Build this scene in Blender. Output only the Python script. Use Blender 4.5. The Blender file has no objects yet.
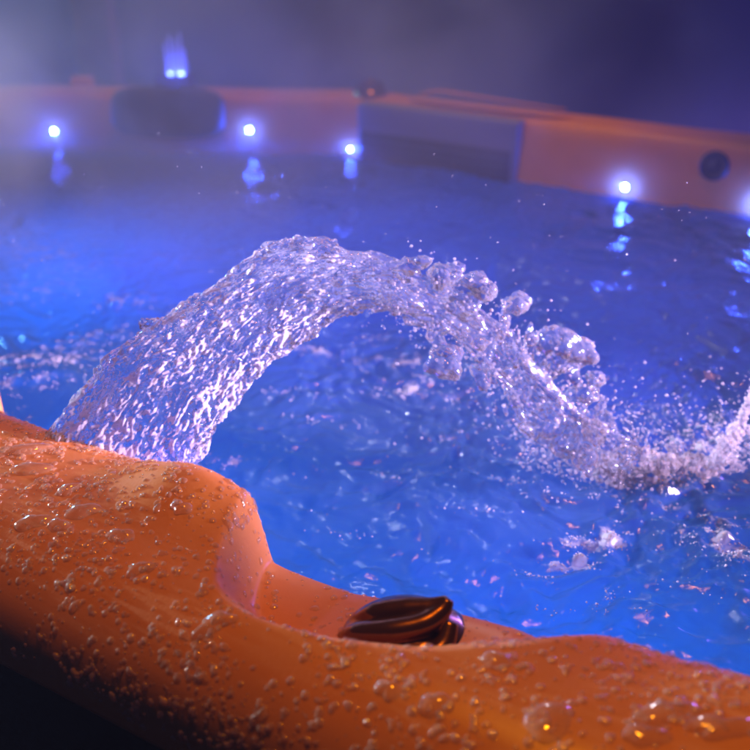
import bpy, bmesh, math, random
import numpy as np
from mathutils import Vector, Matrix

random.seed(7)
RNG = np.random.default_rng(11)
SC = bpy.context.scene
COL = SC.collection

# ------------------------------------------------------------------ camera
CAM_H, PITCH = 0.48, math.radians(27)
FPX = 375 / math.tan(math.radians(21))          # focal length in photo pixels
cam_d = bpy.data.cameras.new("camera")
cam = bpy.data.objects.new("camera", cam_d)
COL.objects.link(cam)
cam.location = (0, 0, CAM_H)
cam.rotation_euler = (math.pi / 2 - PITCH, 0, 0)
cam_d.sensor_width = 36
cam_d.lens = 18 / math.tan(math.radians(21))
cam_d.clip_start, cam_d.clip_end = 0.02, 200
cam_d.dof.use_dof = True
cam_d.dof.focus_distance = 0.88
cam_d.dof.aperture_fstop = 4.2
cam_d.dof.aperture_blades = 0
SC.camera = cam

# ------------------------------------------------------------------ world and light
world = bpy.data.worlds.new("World")
SC.world = world
world.use_nodes = True
bg = world.node_tree.nodes["Background"]
bg.inputs["Color"].default_value = (0.26, 0.22, 0.80, 1)
bg.inputs["Strength"].default_value = 0.026

SC.view_settings.view_transform = 'Standard'
SC.view_settings.look = 'None'
SC.view_settings.gamma = 1
SC.view_settings.exposure = 0.0
SC.cycles.use_denoising = True
SC.cycles.max_bounces = 10
SC.cycles.transmission_bounces = 8
SC.cycles.transparent_max_bounces = 24
SC.cycles.volume_bounces = 0
SC.cycles.sample_clamp_indirect = 6
SC.cycles.caustics_reflective = False
SC.cycles.caustics_refractive = True
SC.cycles.volume_step_rate = 1.0


def lamp(name, kind, loc, power, color, size=0.1, target=None, spot=None, blend=0.6, spread=None):
    d = bpy.data.lights.new(name, kind)
    d.energy = power
    d.color = color
    if kind == 'AREA':
        d.size = size
        d.shape = 'DISK'
        if spread:
            d.spread = math.radians(spread)
    else:
        d.shadow_soft_size = size
    if spot:
        d.spot_size = math.radians(spot)
        d.spot_blend = blend
    o = bpy.data.objects.new(name, d)
    COL.objects.link(o)
    o.location = loc
    if target is not None:
        v = Vector(target) - Vector(loc)
        o.rotation_euler = v.to_track_quat('-Z', 'Y').to_euler()
    return o


# warm lamp overhead, flashes, and added fills for glints, wall, steam and backdrop
lamp("warm_lamp", 'SPOT', (0.02, 1.30, 3.10), 215, (1.0, 0.32, 0.004), 0.17, (-0.05, 0.64, 0), 40, 0.7)
lamp("warm_lamp", 'SPOT', (0.10, 2.10, 3.20), 240, (1.0, 0.42, 0.05), 0.25, (-0.10, 2.45, 0), 35, 0.5)  # second warm spot added for the far rim top
lamp("back_flash", 'AREA', (0.32, 2.95, 1.00), 0.18, (0.90, 0.92, 1.0), 0.12, (0.10, 0.95, 0.0), spread=40)
lamp("side_flash", 'AREA', (-1.05, 1.50, 0.36), 5.0, (0.88, 0.74, 1.0), 0.20, (0.05, 1.06, 0.08), spread=26)
lamp("side_flash", 'AREA', (1.20, 0.83, 0.24), 10.0, (1.0, 0.64, 0.90), 0.20, (0.06, 1.05, 0.04), spread=34)
lamp("glint_fill", 'SPOT', (-1.13, 1.18, 0.05), 100, (0.72, 0.86, 1.0), 0.012, (-0.12, 0.50, -0.03), 32, 0.6)  # added spot that raises glints on the rim beads
lamp("wall_fill", 'SPOT', (-1.5, 1.25, 0.75), 56, (0.46, 0.34, 1.0), 0.16, (0.40, 2.12, -0.06), 34, 0.8)  # added lavender light on the far wall
lamp("steam_fill", 'SPOT', (-3.1, 1.85, 1.15), 85, (0.34, 0.60, 1.0), 0.3, (-0.75, 2.30, 0.0), 46, 0.8)  # added light that brightens the steam
lamp("backdrop_fill", 'POINT', (3.4, 5.6, 0.35), 290, (0.30, 0.17, 1.0), 0.3)  # added violet light on the ground and mist behind the tub
lamp("backdrop_fill", 'POINT', (-2.8, 4.4, 1.1), 230, (0.18, 0.56, 0.85), 0.2)  # added teal light on the mist at upper left

# ------------------------------------------------------------------ projection helpers (plan of the tub)
def unproject(px, py, z):
    x = (px - 375) / FPX
    y = -(py - 375) / FPX
    d = (x, math.cos(PITCH) + y * math.sin(PITCH), -math.sin(PITCH) + y * math.cos(PITCH))
    t = (z - CAM_H) / d[2]
    return (d[0] * t, d[1] * t, z)


def at_depth(px, py, zc):
    x = (px - 375) / FPX * zc
    y = -(py - 375) / FPX * zc
    return np.array((x, zc * math.cos(PITCH) + y * math.sin(PITCH),
                     CAM_H - zc * math.sin(PITCH) + y * math.cos(PITCH)))


ANG = math.radians(-30.5)                        # direction of the tub's long side
CS, SN = math.cos(ANG), math.sin(ANG)


def w_of(s, n):                                  # tub plan coordinates -> world
    return s * CS - n * SN, s * SN + n * CS


def sn_of(x, y):
    return x * CS + y * SN, -x * SN + y * CS


WATER_Z = -0.138
GROUND_Z = -0.95

# ------------------------------------------------------------------ noise
_P = RNG.permutation(512).astype(np.int64)
_P = np.concatenate([_P, _P, _P])
_G = RNG.normal(size=(512, 3))
_G /= np.linalg.norm(_G, axis=1)[:, None]


def noise3(p):
    p = np.asarray(p, float)
    i = np.floor(p).astype(np.int64)
    f = p - i
    u = f * f * f * (f * (f * 6 - 15) + 10)
    out = np.zeros(len(p))
    for dx in (0, 1):
        for dy in (0, 1):
            for dz in (0, 1):
                h = _P[_P[_P[(i[:, 0] + dx) & 511] + ((i[:, 1] + dy) & 511)] + ((i[:, 2] + dz) & 511)]
                g = _G[h]
                d = (g[:, 0] * (f[:, 0] - dx) + g[:, 1] * (f[:, 1] - dy) + g[:, 2] * (f[:, 2] - dz))
                w = (u[:, 0] if dx else 1 - u[:, 0]) * (u[:, 1] if dy else 1 - u[:, 1]) * (u[:, 2] if dz else 1 - u[:, 2])
                out += w * d
    return out * 1.5


def fbm(p, octs=3, gain=0.5):
    o, a = 0, 1
    for k in range(octs):
        o = o + a * noise3(p * 2.0 ** k + 17.3 * k)
        a *= gain
    return o


def sstep(a, b, x):
    t = np.clip((np.asarray(x, float) - a) / (b - a), 0, 1)
    return t * t * (3 - 2 * t)


# ------------------------------------------------------------------ object helpers
def mesh_obj(name, verts, faces, mat, parent=None, smooth=True):
    me = bpy.data.meshes.new(name)
    verts = np.asarray(verts, np.float32)
    faces_a = np.asarray(faces, np.int32) if not isinstance(faces, list) else None
    if faces_a is not None and faces_a.ndim == 2:
        nf, k = faces_a.shape
        me.vertices.add(len(verts))
        me.vertices.foreach_set("co", verts.ravel())
        me.loops.add(nf * k)
        me.loops.foreach_set("vertex_index", faces_a.ravel())
        me.polygons.add(nf)
        me.polygons.foreach_set("loop_start", np.arange(nf, dtype=np.int32) * k)
        me.update(calc_edges=True)
        me.validate()
    else:
        me.from_pydata([tuple(v) for v in verts], [], faces)
    if smooth:
        me.polygons.foreach_set("use_smooth", [True] * len(me.polygons))
    if mat:
        me.materials.append(mat)
    o = bpy.data.objects.new(name, me)
    COL.objects.link(o)
    if parent:
        o.parent = parent
    return o


def bm_obj(name, bm, mat, parent=None, smooth=True):
    me = bpy.data.meshes.new(name)
    bm.to_mesh(me)
    bm.free()
    if smooth:
        me.polygons.foreach_set("use_smooth", [True] * len(me.polygons))
    if mat:
        me.materials.append(mat)
    o = bpy.data.objects.new(name, me)
    COL.objects.link(o)
    if parent:
        o.parent = parent
    return o


def tag(o, label=None, cat=None, group=None, kind=None):
    for k, v in (("label", label), ("category", cat), ("group", group), ("kind", kind)):
        if v:
            o[k] = v
    return o


def grid_faces(nu, nv, wrap_u=False, wrap_v=False):
    mu = nu if wrap_u else nu - 1
    mv = nv if wrap_v else nv - 1
    i, j = np.meshgrid(np.arange(mu), np.arange(mv), indexing='ij')
    i2, j2 = (i + 1) % nu, (j + 1) % nv
    return np.stack([i * nv + j, i2 * nv + j, i2 * nv + j2, i * nv + j2], -1).reshape(-1, 4)


def evaluated_mesh(o):
    """bake an object's modifiers into its own mesh"""
    dg = bpy.context.evaluated_depsgraph_get()
    dg.update()
    me = bpy.data.meshes.new_from_object(o.evaluated_get(dg))
    o.modifiers.clear()
    old = o.data
    o.data = me
    bpy.data.meshes.remove(old)
    return o


def get_co(me):
    a = np.empty(len(me.vertices) * 3, np.float32)
    me.vertices.foreach_get("co", a)
    return a.reshape(-1, 3).astype(float)


def get_no(me):
    a = np.empty(len(me.vertices) * 3, np.float32)
    me.vertices.foreach_get("normal", a)
    return a.reshape(-1, 3).astype(float)


def set_co(me, co):
    me.vertices.foreach_set("co", np.asarray(co, np.float32).ravel())
    me.update()


def ico(sub):
    bm = bmesh.new()
    bmesh.ops.create_icosphere(bm, subdivisions=sub, radius=1)
    bm.verts.ensure_lookup_table()
    v = np.array([x.co[:] for x in bm.verts])
    f = np.array([[q.index for q in p.verts] for p in bm.faces])
    bm.free()
    return v, f


ICO1, ICO2, ICO3 = ico(1), ico(2), ico(3)


def many(shape, mats, offs):
    """copies of one shape (4x3 linear + offset) packed into one vertex/face array"""
    v, f = shape
    V = np.einsum('nij,vj->nvi', mats, v) + offs[:, None, :]
    F = f[None] + (np.arange(len(offs)) * len(v))[:, None, None]
    return V.reshape(-1, 3), F.reshape(-1, f.shape[1])


# ------------------------------------------------------------------ materials
def new_mat(name):
    m = bpy.data.materials.new(name)
    m.use_nodes = True
    nt = m.node_tree
    for n in list(nt.nodes):
        nt.nodes.remove(n)
    out = nt.nodes.new("ShaderNodeOutputMaterial")
    return m, nt, out


def principled(name, color, rough=0.4, metallic=0, coat=0, bump=None, vary=0, spec=0.5, transmission=0):
    m, nt, out = new_mat(name)
    b = nt.nodes.new("ShaderNodeBsdfPrincipled")
    b.inputs["Base Color"].default_value = (*color, 1)
    b.inputs["Roughness"].default_value = rough
    b.inputs["Metallic"].default_value = metallic
    b.inputs["Coat Weight"].default_value = coat
    b.inputs["Coat Roughness"].default_value = 0.06
    b.inputs["Specular IOR Level"].default_value = spec
    b.inputs["Transmission Weight"].default_value = transmission
    tc = nt.nodes.new("ShaderNodeTexCoord")
    if vary:
        n = nt.nodes.new("ShaderNodeTexNoise")
        n.inputs["Scale"].default_value = 14
        n.inputs["Detail"].default_value = 6
        nt.links.new(tc.outputs["Object"], n.inputs["Vector"])
        mx = nt.nodes.new("ShaderNodeMix")
        mx.data_type = 'RGBA'
        mx.inputs["A"].default_value = (*[c * (1 - vary) for c in color], 1)
        mx.inputs["B"].default_value = (*[min(1, c * (1 + vary)) for c in color], 1)
        nt.links.new(n.outputs["Fac"], mx.inputs["Factor"])
        nt.links.new(mx.outputs["Result"], b.inputs["Base Color"])
    if bump:
        n2 = nt.nodes.new("ShaderNodeTexNoise")
        n2.inputs["Scale"].default_value = bump[0]
        n2.inputs["Detail"].default_value = 4
        nt.links.new(tc.outputs["Object"], n2.inputs["Vector"])
        bp = nt.nodes.new("ShaderNodeBump")
        bp.inputs["Strength"].default_value = bump[1]
        bp.inputs["Distance"].default_value = bump[2]
        nt.links.new(n2.outputs["Fac"], bp.inputs["Height"])
        nt.links.new(bp.outputs["Normal"], b.inputs["Normal"])
    nt.links.new(b.outputs[0], out.inputs["Surface"])
    return m


def emitter(name, color, strength):
    m, nt, out = new_mat(name)
    e = nt.nodes.new("ShaderNodeEmission")
    e.inputs["Color"].default_value = (*color, 1)
    e.inputs["Strength"].default_value = strength
    nt.links.new(e.outputs[0], out.inputs["Surface"])
    return m


M_SHELL = principled("tub_acrylic", (0.68, 0.28, 0.085), 0.36, 0, 0.0, (330, 0.15, 0.0008), 0.10, 0.28)
M_CABINET = principled("dark_cabinet", (0.012, 0.011, 0.012), 0.6, bump=(60, 0.3, 0.002))
M_SLATE = principled("slate_foam", (0.05, 0.07, 0.10), 0.55, bump=(150, 0.2, 0.001))
M_PANEL = principled("grey_plastic_panel", (0.20, 0.20, 0.27), 0.4)
M_DARK = principled("dark_plastic", (0.02, 0.02, 0.03), 0.45)
M_BEZEL = principled("light_bezel", (0.5, 0.5, 0.55), 0.25, 0.6)
M_KNOB = principled("glossy_dark_knob", (0.20, 0.088, 0.03), 0.22, 0.80, 0.3)
M_LED = emitter("blue_led_lens", (0.03, 0.09, 1.0), 3600)
M_LED_SMALL = emitter("blue_led_small_lens", (0.10, 0.16, 1.0), 50)
M_GROUND = principled("dark_patio", (0.030, 0.026, 0.045), 0.8, bump=(12, 0.4, 0.01), vary=0.3)


def water_clear(name, milky, tint=(1, 1, 1), milk=(0.8, 0.85, 1.0), rough=0.03, glass=True, bump=None, trans=0.5, flecks=False, wet=0.12, edge=0.5):
    """clear water, slightly aerated: glass mixed with diffuse and translucent milk"""
    m, nt, out = new_mat(name)
    if glass:
        g = nt.nodes.new("ShaderNodeBsdfGlass")
        g.inputs["Color"].default_value = (*tint, 1)
        g.inputs["Roughness"].default_value = rough
        g.inputs["IOR"].default_value = 1.33
        clear = g.outputs[0]
        gl = [g]
    else:
        tr = nt.nodes.new("ShaderNodeBsdfTransparent")
        tr.inputs["Color"].default_value = (*tint, 1)
        gs = nt.nodes.new("ShaderNodeBsdfGlossy")
        gs.inputs["Roughness"].default_value = rough
        lw = nt.nodes.new("ShaderNodeLayerWeight")
        lw.inputs["Blend"].default_value = 0.5
        pwn = nt.nodes.new("ShaderNodeMath")
        pwn.operation = 'POWER'
        pwn.inputs[1].default_value = 2.6
        nt.links.new(lw.outputs["Facing"], pwn.inputs[0])
        fr = nt.nodes.new("ShaderNodeMath")
        fr.operation = 'MULTIPLY_ADD'
        fr.inputs[1].default_value = edge
        fr.inputs[2].default_value = wet
        nt.links.new(pwn.outputs[0], fr.inputs[0])
        mx0 = nt.nodes.new("ShaderNodeMixShader")
        nt.links.new(fr.outputs[0], mx0.inputs[0])
        nt.links.new(gs.outputs[0], mx0.inputs[2])
        gl = [gs]
    d = nt.nodes.new("ShaderNodeBsdfDiffuse")
    d.inputs["Color"].default_value = (*milk, 1)
    t = nt.nodes.new("ShaderNodeBsdfTranslucent")
    t.inputs["Color"].default_value = (*milk, 1)
    ad = nt.nodes.new("ShaderNodeMixShader")
    ad.inputs[0].default_value = trans
    nt.links.new(d.outputs[0], ad.inputs[1])
    nt.links.new(t.outputs[0], ad.inputs[2])
    mx = nt.nodes.new("ShaderNodeMixShader")
    mx.inputs[0].default_value = milky
    top = mx
    if not glass:
        top = mx0
        clear = tr.outputs[0]
        nt.links.new(mx.outputs[0], mx0.inputs[1])
    if flecks:                                    # aerated threads, their white also put in for the jet's sparkles, from the mesh attribute
        fa = nt.nodes.new("ShaderNodeAttribute")
        fa.attribute_name = "air_glint"
        fr2 = nt.nodes.new("ShaderNodeMapRange")
        fr2.inputs["From Min"].default_value = 0.42
        fr2.inputs["From Max"].default_value = 0.60
        fr2.inputs["To Min"].default_value = milky
        fr2.inputs["To Max"].default_value = 0.8
        nt.links.new(fa.outputs["Fac"], fr2.inputs["Value"])
        nt.links.new(fr2.outputs[0], mx.inputs[0])
    nt.links.new(clear, mx.inputs[1])
    nt.links.new(ad.outputs[0], mx.inputs[2])
    nt.links.new(top.outputs[0], out.inputs["Surface"])
    if bump:
        tc = nt.nodes.new("ShaderNodeTexCoord")
        n2 = nt.nodes.new("ShaderNodeTexNoise")
        n2.inputs["Scale"].default_value = bump[0]
        n2.inputs["Detail"].default_value = 3
        nt.links.new(tc.outputs["Object"], n2.inputs["Vector"])
        bp = nt.nodes.new("ShaderNodeBump")
        bp.inputs["Strength"].default_value = bump[1]
        bp.inputs["Distance"].default_value = bump[2]
        nt.links.new(n2.outputs["Fac"], bp.inputs["Height"])
        for q in gl:
            nt.links.new(bp.outputs["Normal"], q.inputs["Normal"])
    return m


M_JET = water_clear("jet_water", 0.04, (0.97, 0.97, 1.0), (0.75, 0.78, 1.0), 0.015, True, None, 0.4, True)
M_FROTH = water_clear("froth_water", 0.65, (1, 1, 1), (0.85, 0.87, 1.0), 0.04)
M_SPRAY = water_clear("spray_water", 0.20, (1, 1, 1), (0.85, 0.85, 1.0), 0.04)
M_BEAD = water_clear("bead_water", 0.26, (1.0, 0.98, 0.96), (0.95, 0.62, 0.42), 0.07, False, None, 0.0, False, 0.13, 0.28)  # refracted rim light is put into the warm milk colour
M_DROP = water_clear("drop_water", 0.20, (1.0, 0.98, 0.96), (0.92, 0.58, 0.38), 0.07, False, None, 0.0, False, 0.06, 0.85)  # milk colour again carries the rim light seen through the drop
M_SPLASH = water_clear("splash_water", 0.22, (1, 1, 1), (0.88, 0.86, 1.0), 0.04)
M_FOUNTAIN = water_clear("fountain_water", 0.9, (0.9, 0.92, 1.0), (0.8, 0.85, 1.0), 0.05)


def pool_water():
    """turbid aerated pool water: lit from inside by the blue lamps, mirror-like at grazing angles, white where it foams"""
    m, nt, out = new_mat("pool_water")
    tc = nt.nodes.new("ShaderNodeTexCoord")
    n = nt.nodes.new("ShaderNodeTexNoise")
    n.inputs["Scale"].default_value = 160
    n.inputs["Detail"].default_value = 5
    nt.links.new(tc.outputs["Object"], n.inputs["Vector"])
    bp = nt.nodes.new("ShaderNodeBump")
    bp.inputs["Strength"].default_value = 0.35
    bp.inputs["Distance"].default_value = 0.002
    nt.links.new(n.outputs["Fac"], bp.inputs["Height"])
    tr = nt.nodes.new("ShaderNodeBsdfTranslucent")
    tr.inputs["Color"].default_value = (0.16, 0.60, 0.95, 1)
    rf = nt.nodes.new("ShaderNodeBsdfRefraction")
    rf.inputs["Color"].default_value = (0.20, 0.65, 1.0, 1)
    rf.inputs["IOR"].default_value = 1.33
    rf.inputs["Roughness"].default_value = 0.55
    df = nt.nodes.new("ShaderNodeBsdfDiffuse")
    df.inputs["Color"].default_value = (0.10, 0.20, 0.42, 1)
    gl = nt.nodes.new("ShaderNodeBsdfGlossy")
    gl.inputs["Roughness"].default_value = 0.07
    fr = nt.nodes.new("ShaderNodeFresnel")
    fr.inputs["IOR"].default_value = 1.33
    for q in (rf, gl, fr, df):
        nt.links.new(bp.outputs["Normal"], q.inputs["Normal"])
    a = nt.nodes.new("ShaderNodeMixShader")
    a.inputs[0].default_value = 0.12
    nt.links.new(tr.outputs[0], a.inputs[1])
    nt.links.new(rf.outputs[0], a.inputs[2])
    a2 = nt.nodes.new("ShaderNodeMixShader")
    a2.inputs[0].default_value = 0.08
    nt.links.new(a.outputs[0], a2.inputs[1])
    nt.links.new(df.outputs[0], a2.inputs[2])
    # foam: patches of froth, ripple glints put in as white too, from the mesh attribute broken up by fine noise
    at = nt.nodes.new("ShaderNodeAttribute")
    at.attribute_name = "foam"
    n2 = nt.nodes.new("ShaderNodeTexNoise")
    n2.inputs["Scale"].default_value = 230
    n2.inputs["Detail"].default_value = 8
    n2.inputs["Roughness"].default_value = 0.8
    nt.links.new(tc.outputs["Object"], n2.inputs["Vector"])
    ma = nt.nodes.new("ShaderNodeMath")
    ma.operation = 'MULTIPLY_ADD'
    nt.links.new(at.outputs["Fac"], ma.inputs[0])
    ma.inputs[1].default_value = 0.46
    nt.links.new(n2.outputs["Fac"], ma.inputs[2])
    mr = nt.nodes.new("ShaderNodeMapRange")
    mr.inputs["From Min"].default_value = 0.82
    mr.inputs["From Max"].default_value = 1.0
    nt.links.new(ma.outputs[0], mr.inputs["Value"])
    mm = nt.nodes.new("ShaderNodeMath")
    mm.operation = 'MULTIPLY'
    nt.links.new(mr.outputs[0], mm.inputs[0])
    mm.inputs[1].default_value = 0.5
    fd = nt.nodes.new("ShaderNodeBsdfDiffuse")
    fd.inputs["Color"].default_value = (0.8, 0.85, 0.9, 1)
    ft = nt.nodes.new("ShaderNodeBsdfTranslucent")
    ft.inputs["Color"].default_value = (0.8, 0.85, 0.9, 1)
    fm = nt.nodes.new("ShaderNodeMixShader")
    nt.links.new(fd.outputs[0], fm.inputs[1])
    nt.links.new(ft.outputs[0], fm.inputs[2])
    a3 = nt.nodes.new("ShaderNodeMixShader")
    nt.links.new(mm.outputs[0], a3.inputs[0])
    nt.links.new(a2.outputs[0], a3.inputs[1])
    nt.links.new(fm.outputs[0], a3.inputs[2])
    a4 = nt.nodes.new("ShaderNodeMixShader")
    nt.links.new(fr.outputs[0], a4.inputs[0])
    nt.links.new(a3.outputs[0], a4.inputs[1])
    nt.links.new(gl.outputs[0], a4.inputs[2])
    nt.links.new(a4.outputs[0], out.inputs["Surface"])
    return m


M_WATER = pool_water()

# ------------------------------------------------------------------ tub plan
def round_poly(pts, radii, step):
    P = [Vector(p) for p in pts]
    out = []
    n = len(P)
    segs = []
    for i in range(n):
        a, b, c = P[i - 1], P[i], P[(i + 1) % n]
        u, v = (a - b).normalized(), (c - b).normalized()
        th = u.angle(v)
        r = radii[i]
        t = r / math.tan(th / 2)
        p0, p1 = b + u * t, b + v * t
        cc = b + (u + v).normalized() * (r / math.sin(th / 2))
        a0 = math.atan2(*(p0 - cc).yx)
        a1 = math.atan2(*(p1 - cc).yx)
        da = (a1 - a0 + math.pi) % (2 * math.pi) - math.pi
        k = max(6, int(abs(da) * r / 0.012))
        segs.append([cc + Vector((math.cos(a0 + da * q / k), math.sin(a0 + da * q / k))) * r for q in range(k + 1)])
    for i in range(n):
        out += segs[i]
        e, f = segs[i][-1], segs[(i + 1) % n][0]
        L = (f - e).length
        q = e.copy()
        # fine steps along the near side that fills the foreground
        k, t = [], 0
        while t < L:
            x = e + (f - e) * (t / L)
            fine = abs(x.y - 0.56) < 0.02 and -1.05 < x.x < 0.12
            t += 0.003 if fine else step
            if t < L - 0.001:
                k.append(e + (f - e) * (t / L))
        out += k
    return out


# inner edge of the rim in plan coordinates (s along the near side, n across the tub)
PLAN = round_poly([(-2.30, 0.56), (0.22, 0.56), (0.22, 2.07), (-1.29, 2.07), (-2.06, 1.70), (-2.30, 1.35)],
                  [0.22, 0.22, 0.25, 0.22, 0.18, 0.18], 0.025)
PLAN = np.array([p[:] for p in PLAN])
NP_ = len(PLAN)
tan = np.roll(PLAN, -1, 0) - np.roll(PLAN, 1, 0)
tan /= np.linalg.norm(tan, axis=1)[:, None]
OUTN = np.stack([tan[:, 1], -tan[:, 0]], 1)      # outward normal (plan runs counter-clockwise)

PROF = np.array([(-0.40, -0.86), (-0.22, -0.85), (-0.15, -0.80), (-0.12, -0.60), (-0.085, -0.46), (-0.055, -0.30),
                 (-0.036, -0.20), (-0.027, -0.14), (-0.020, -0.09), (-0.012, -0.045), (-0.005, -0.020), (0.004, -0.007), (0.017, -0.001),
                 (0.035, 0.001), (0.065, 0.001), (0.095, -0.001), (0.120, -0.004), (0.142, -0.011), (0.162, -0.023), (0.178, -0.041),
                 (0.187, -0.063), (0.190, -0.085), (0.188, -0.102), (0.182, -0.110), (0.168, -0.112), (0.150, -0.112), (0.148, -0.135)])


def resample(prof, step):
    P = np.vstack([2 * prof[0] - prof[1], prof, 2 * prof[-1] - prof[-2]])
    out = []
    for i in range(1, len(P) - 2):
        a, b, c, d = P[i - 1:i + 3]
        L = np.linalg.norm(c - b)
        st = step if b[1] > -0.13 else 0.03
        k = max(1, int(round(L / st)))
        for q in range(k):
            t = q / k
            out.append(0.5 * (2 * b + (c - a) * t + (2 * a - 5 * b + 4 * c - d) * t * t + (-a + 3 * b - 3 * c + d) * t ** 3))
    out.append(P[-2])
    return np.array(out)


PR = resample(PROF, 0.0035)


NF_S = np.linspace(-0.56, 0.0, 400)
NF_N = np.interp(NF_S, [-0.500, -0.470, -0.450, -0.430, -0.405, -0.368, -0.303, -0.240, -0.19, -0.15, -0.11, -0.07],
                 [0.70, 0.600, 0.525, 0.470, 0.442, 0.434, 0.442, 0.462, 0.494, 0.530, 0.575, 0.65])
_k = np.exp(-(np.arange(-30, 31) * (NF_S[1] - NF_S[0]) / 0.012) ** 2)
NF_N = np.convolve(np.pad(NF_N, 30, mode='edge'), _k / _k.sum(), mode='valid')


def rim_dz(s, n):
    """moulded shape of the near rim: shoulder, scoop that holds the knob, shoulder again"""
    nf = np.interp(s, NF_S, NF_N)
    dist = (n - nf)
    wid = np.interp(s, [-0.47, -0.41, -0.34, -0.2], [0.105, 0.055, 0.032, 0.05])
    dep = np.interp(s, [-0.5, -0.42, -0.35, -0.31, -0.268, -0.2, -0.15, -0.1], [0.062, 0.060, 0.056, 0.046, 0.036, 0.028, 0.030, 0.030])
    dz = -dep * sstep(-0.004, 1, dist / wid)
    dz += 0.020 * np.exp(-((s + 0.505) / 0.055) ** 2) * sstep(0.45, 0.56, n)
    dz += 0.008 * sstep(-0.09, 0.0, s) * sstep(0.44, 0.56, n) - 0.004 * np.exp(-((s + 0.12) / 0.05) ** 2) * sstep(0.46, 0.54, n)
    dz += 0.11 * sstep(-0.768, -0.88, s) * sstep(0.50, 0.58, n)
    return dz


# ------------------------------------------------------------------ the tub
tub = bpy.data.objects.new("hot_tub", None)
COL.objects.link(tub)
tag(tub, "orange lit moulded hot tub with wet rim, blue lights and glowing blue water", "hot tub")

S = PLAN[:, None, 0] + OUTN[:, None, 0] * PR[None, :, 0]
Nn = PLAN[:, None, 1] + OUTN[:, None, 1] * PR[None, :, 0]
Z = np.broadcast_to(PR[None, :, 1], S.shape).copy()
near = (OUTN[:, 1] < -0.98)[:, None] & (Nn < 1.0)
wz = np.clip((Z + 0.19) / 0.17, 0, 1) * near
wz[:, PR[:, 0] > 0.165] *= 0.0 + 1.0
DZ = rim_dz(S.ravel(), Nn.ravel()).reshape(S.shape)
# the bulge at the far left pushes the inner edge into the tub
bul = 0.05 * sstep(-0.79, -0.88, S) * near * np.clip((Z + 0.3) / 0.2, 0, 1) * (PR[None, :, 0] < 0.04)
Nn = Nn + bul
Z = Z + DZ * wz
# the far rim is a little proud around the corner seat
lum = noise3(np.stack([S.ravel() * 5, Nn.ravel() * 5, 0 * S.ravel()], 1)).reshape(S.shape)
Z = Z + 0.002 * lum * (Z > -0.1)
X, Y = w_of(S, Nn)
V = np.stack([X, Y, Z], -1)
nv = V.shape[1]
verts = V.reshape(-1, 3)
faces = grid_faces(NP_, nv, wrap_u=True)
shell = mesh_obj("shell", verts, faces, M_SHELL, tub)
# floor of the tub
fl = [tuple(v) for v in V[::6, 0]]
floor = mesh_obj("tub_floor", fl, [list(range(len(fl)))], M_SHELL, tub, False)
RIM_V = V

# cabinet skirt
cp = []
for zz, oo in ((-0.113, 0.172), (-0.13, 0.172), (-0.16, 0.165), (-0.90, 0.160), (-0.95, 0.160)):
    xx, yy = w_of(PLAN[:, 0] + OUTN[:, 0] * oo, PLAN[:, 1] + OUTN[:, 1] * oo)
    cp.append(np.stack([xx, yy, np.full(NP_, zz)], 1))
cp = np.stack(cp, 1)
mesh_obj("cabinet", cp.reshape(-1, 3), grid_faces(NP_, 5, wrap_u=True), M_CABINET, tub)


# ------------------------------------------------------------------ fittings on the far wall
def frame_on_wall(px, py, z):
    """point on the far inner wall seen at that pixel's column, with the wall's inward direction"""
    x0, y0, _ = unproject(px, py, z)
    s0, n0 = sn_of(x0, y0)
    # walk along the viewing ray in plan until it meets the inner edge at that height
    inset = np.interp(z, PROF[:13, 1], PROF[:13, 0])
    best, bi = 1e9, 0
    W = PLAN + OUTN * inset
    ang = math.atan2(x0, y0)
    for i in range(NP_):
        wx, wy = w_of(W[i, 0], W[i, 1])
        if wy < 1.3:
            continue
        d = abs(math.atan2(wx, wy) - ang)
        if d < best:
            best, bi = d, i
    wx, wy = w_of(W[bi, 0], W[bi, 1])
    ox, oy = w_of(OUTN[bi, 0], OUTN[bi, 1])
    inward = Vector((-ox, -oy, 0)).normalized()
    return Vector((wx, wy, z)), inward


def wall_z(px, py):
    """height at which a pixel's ray meets the far wall"""
    lo, hi = -0.4, 0.1
    for _ in range(40):
        z = (lo + hi) / 2
        p, inw = frame_on_wall(px, py, z)
        # project p
        dz = p.z - CAM_H
        zc = p.y * math.cos(PITCH) - dz * math.sin(PITCH)
        yy = 375 - FPX * (p.y * math.sin(PITCH) + dz * math.cos(PITCH)) / zc
        if yy > py:
            lo = z
        else:
            hi = z
    return z


def basis(p, inward, tilt=0.0):
    zax = (inward + Vector((0, 0, tilt))).normalized()
    xax = Vector((0, 0, 1)).cross(zax).normalized()
    yax = zax.cross(xax)
    m = Matrix((xax, yax, zax)).transposed().to_4x4()
    m.translation = p
    return m


def lathe(pts, seg=32):
    a = np.linspace(0, 2 * math.pi, seg, endpoint=False)
    P = np.array(pts, float)
    V = np.stack([P[None, :, 0] * np.cos(a)[:, None], P[None, :, 0] * np.sin(a)[:, None],
                  np.broadcast_to(P[None, :, 1], (seg, len(P)))], -1).reshape(-1, 3)
    return V, grid_faces(seg, len(P), wrap_u=True)


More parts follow.
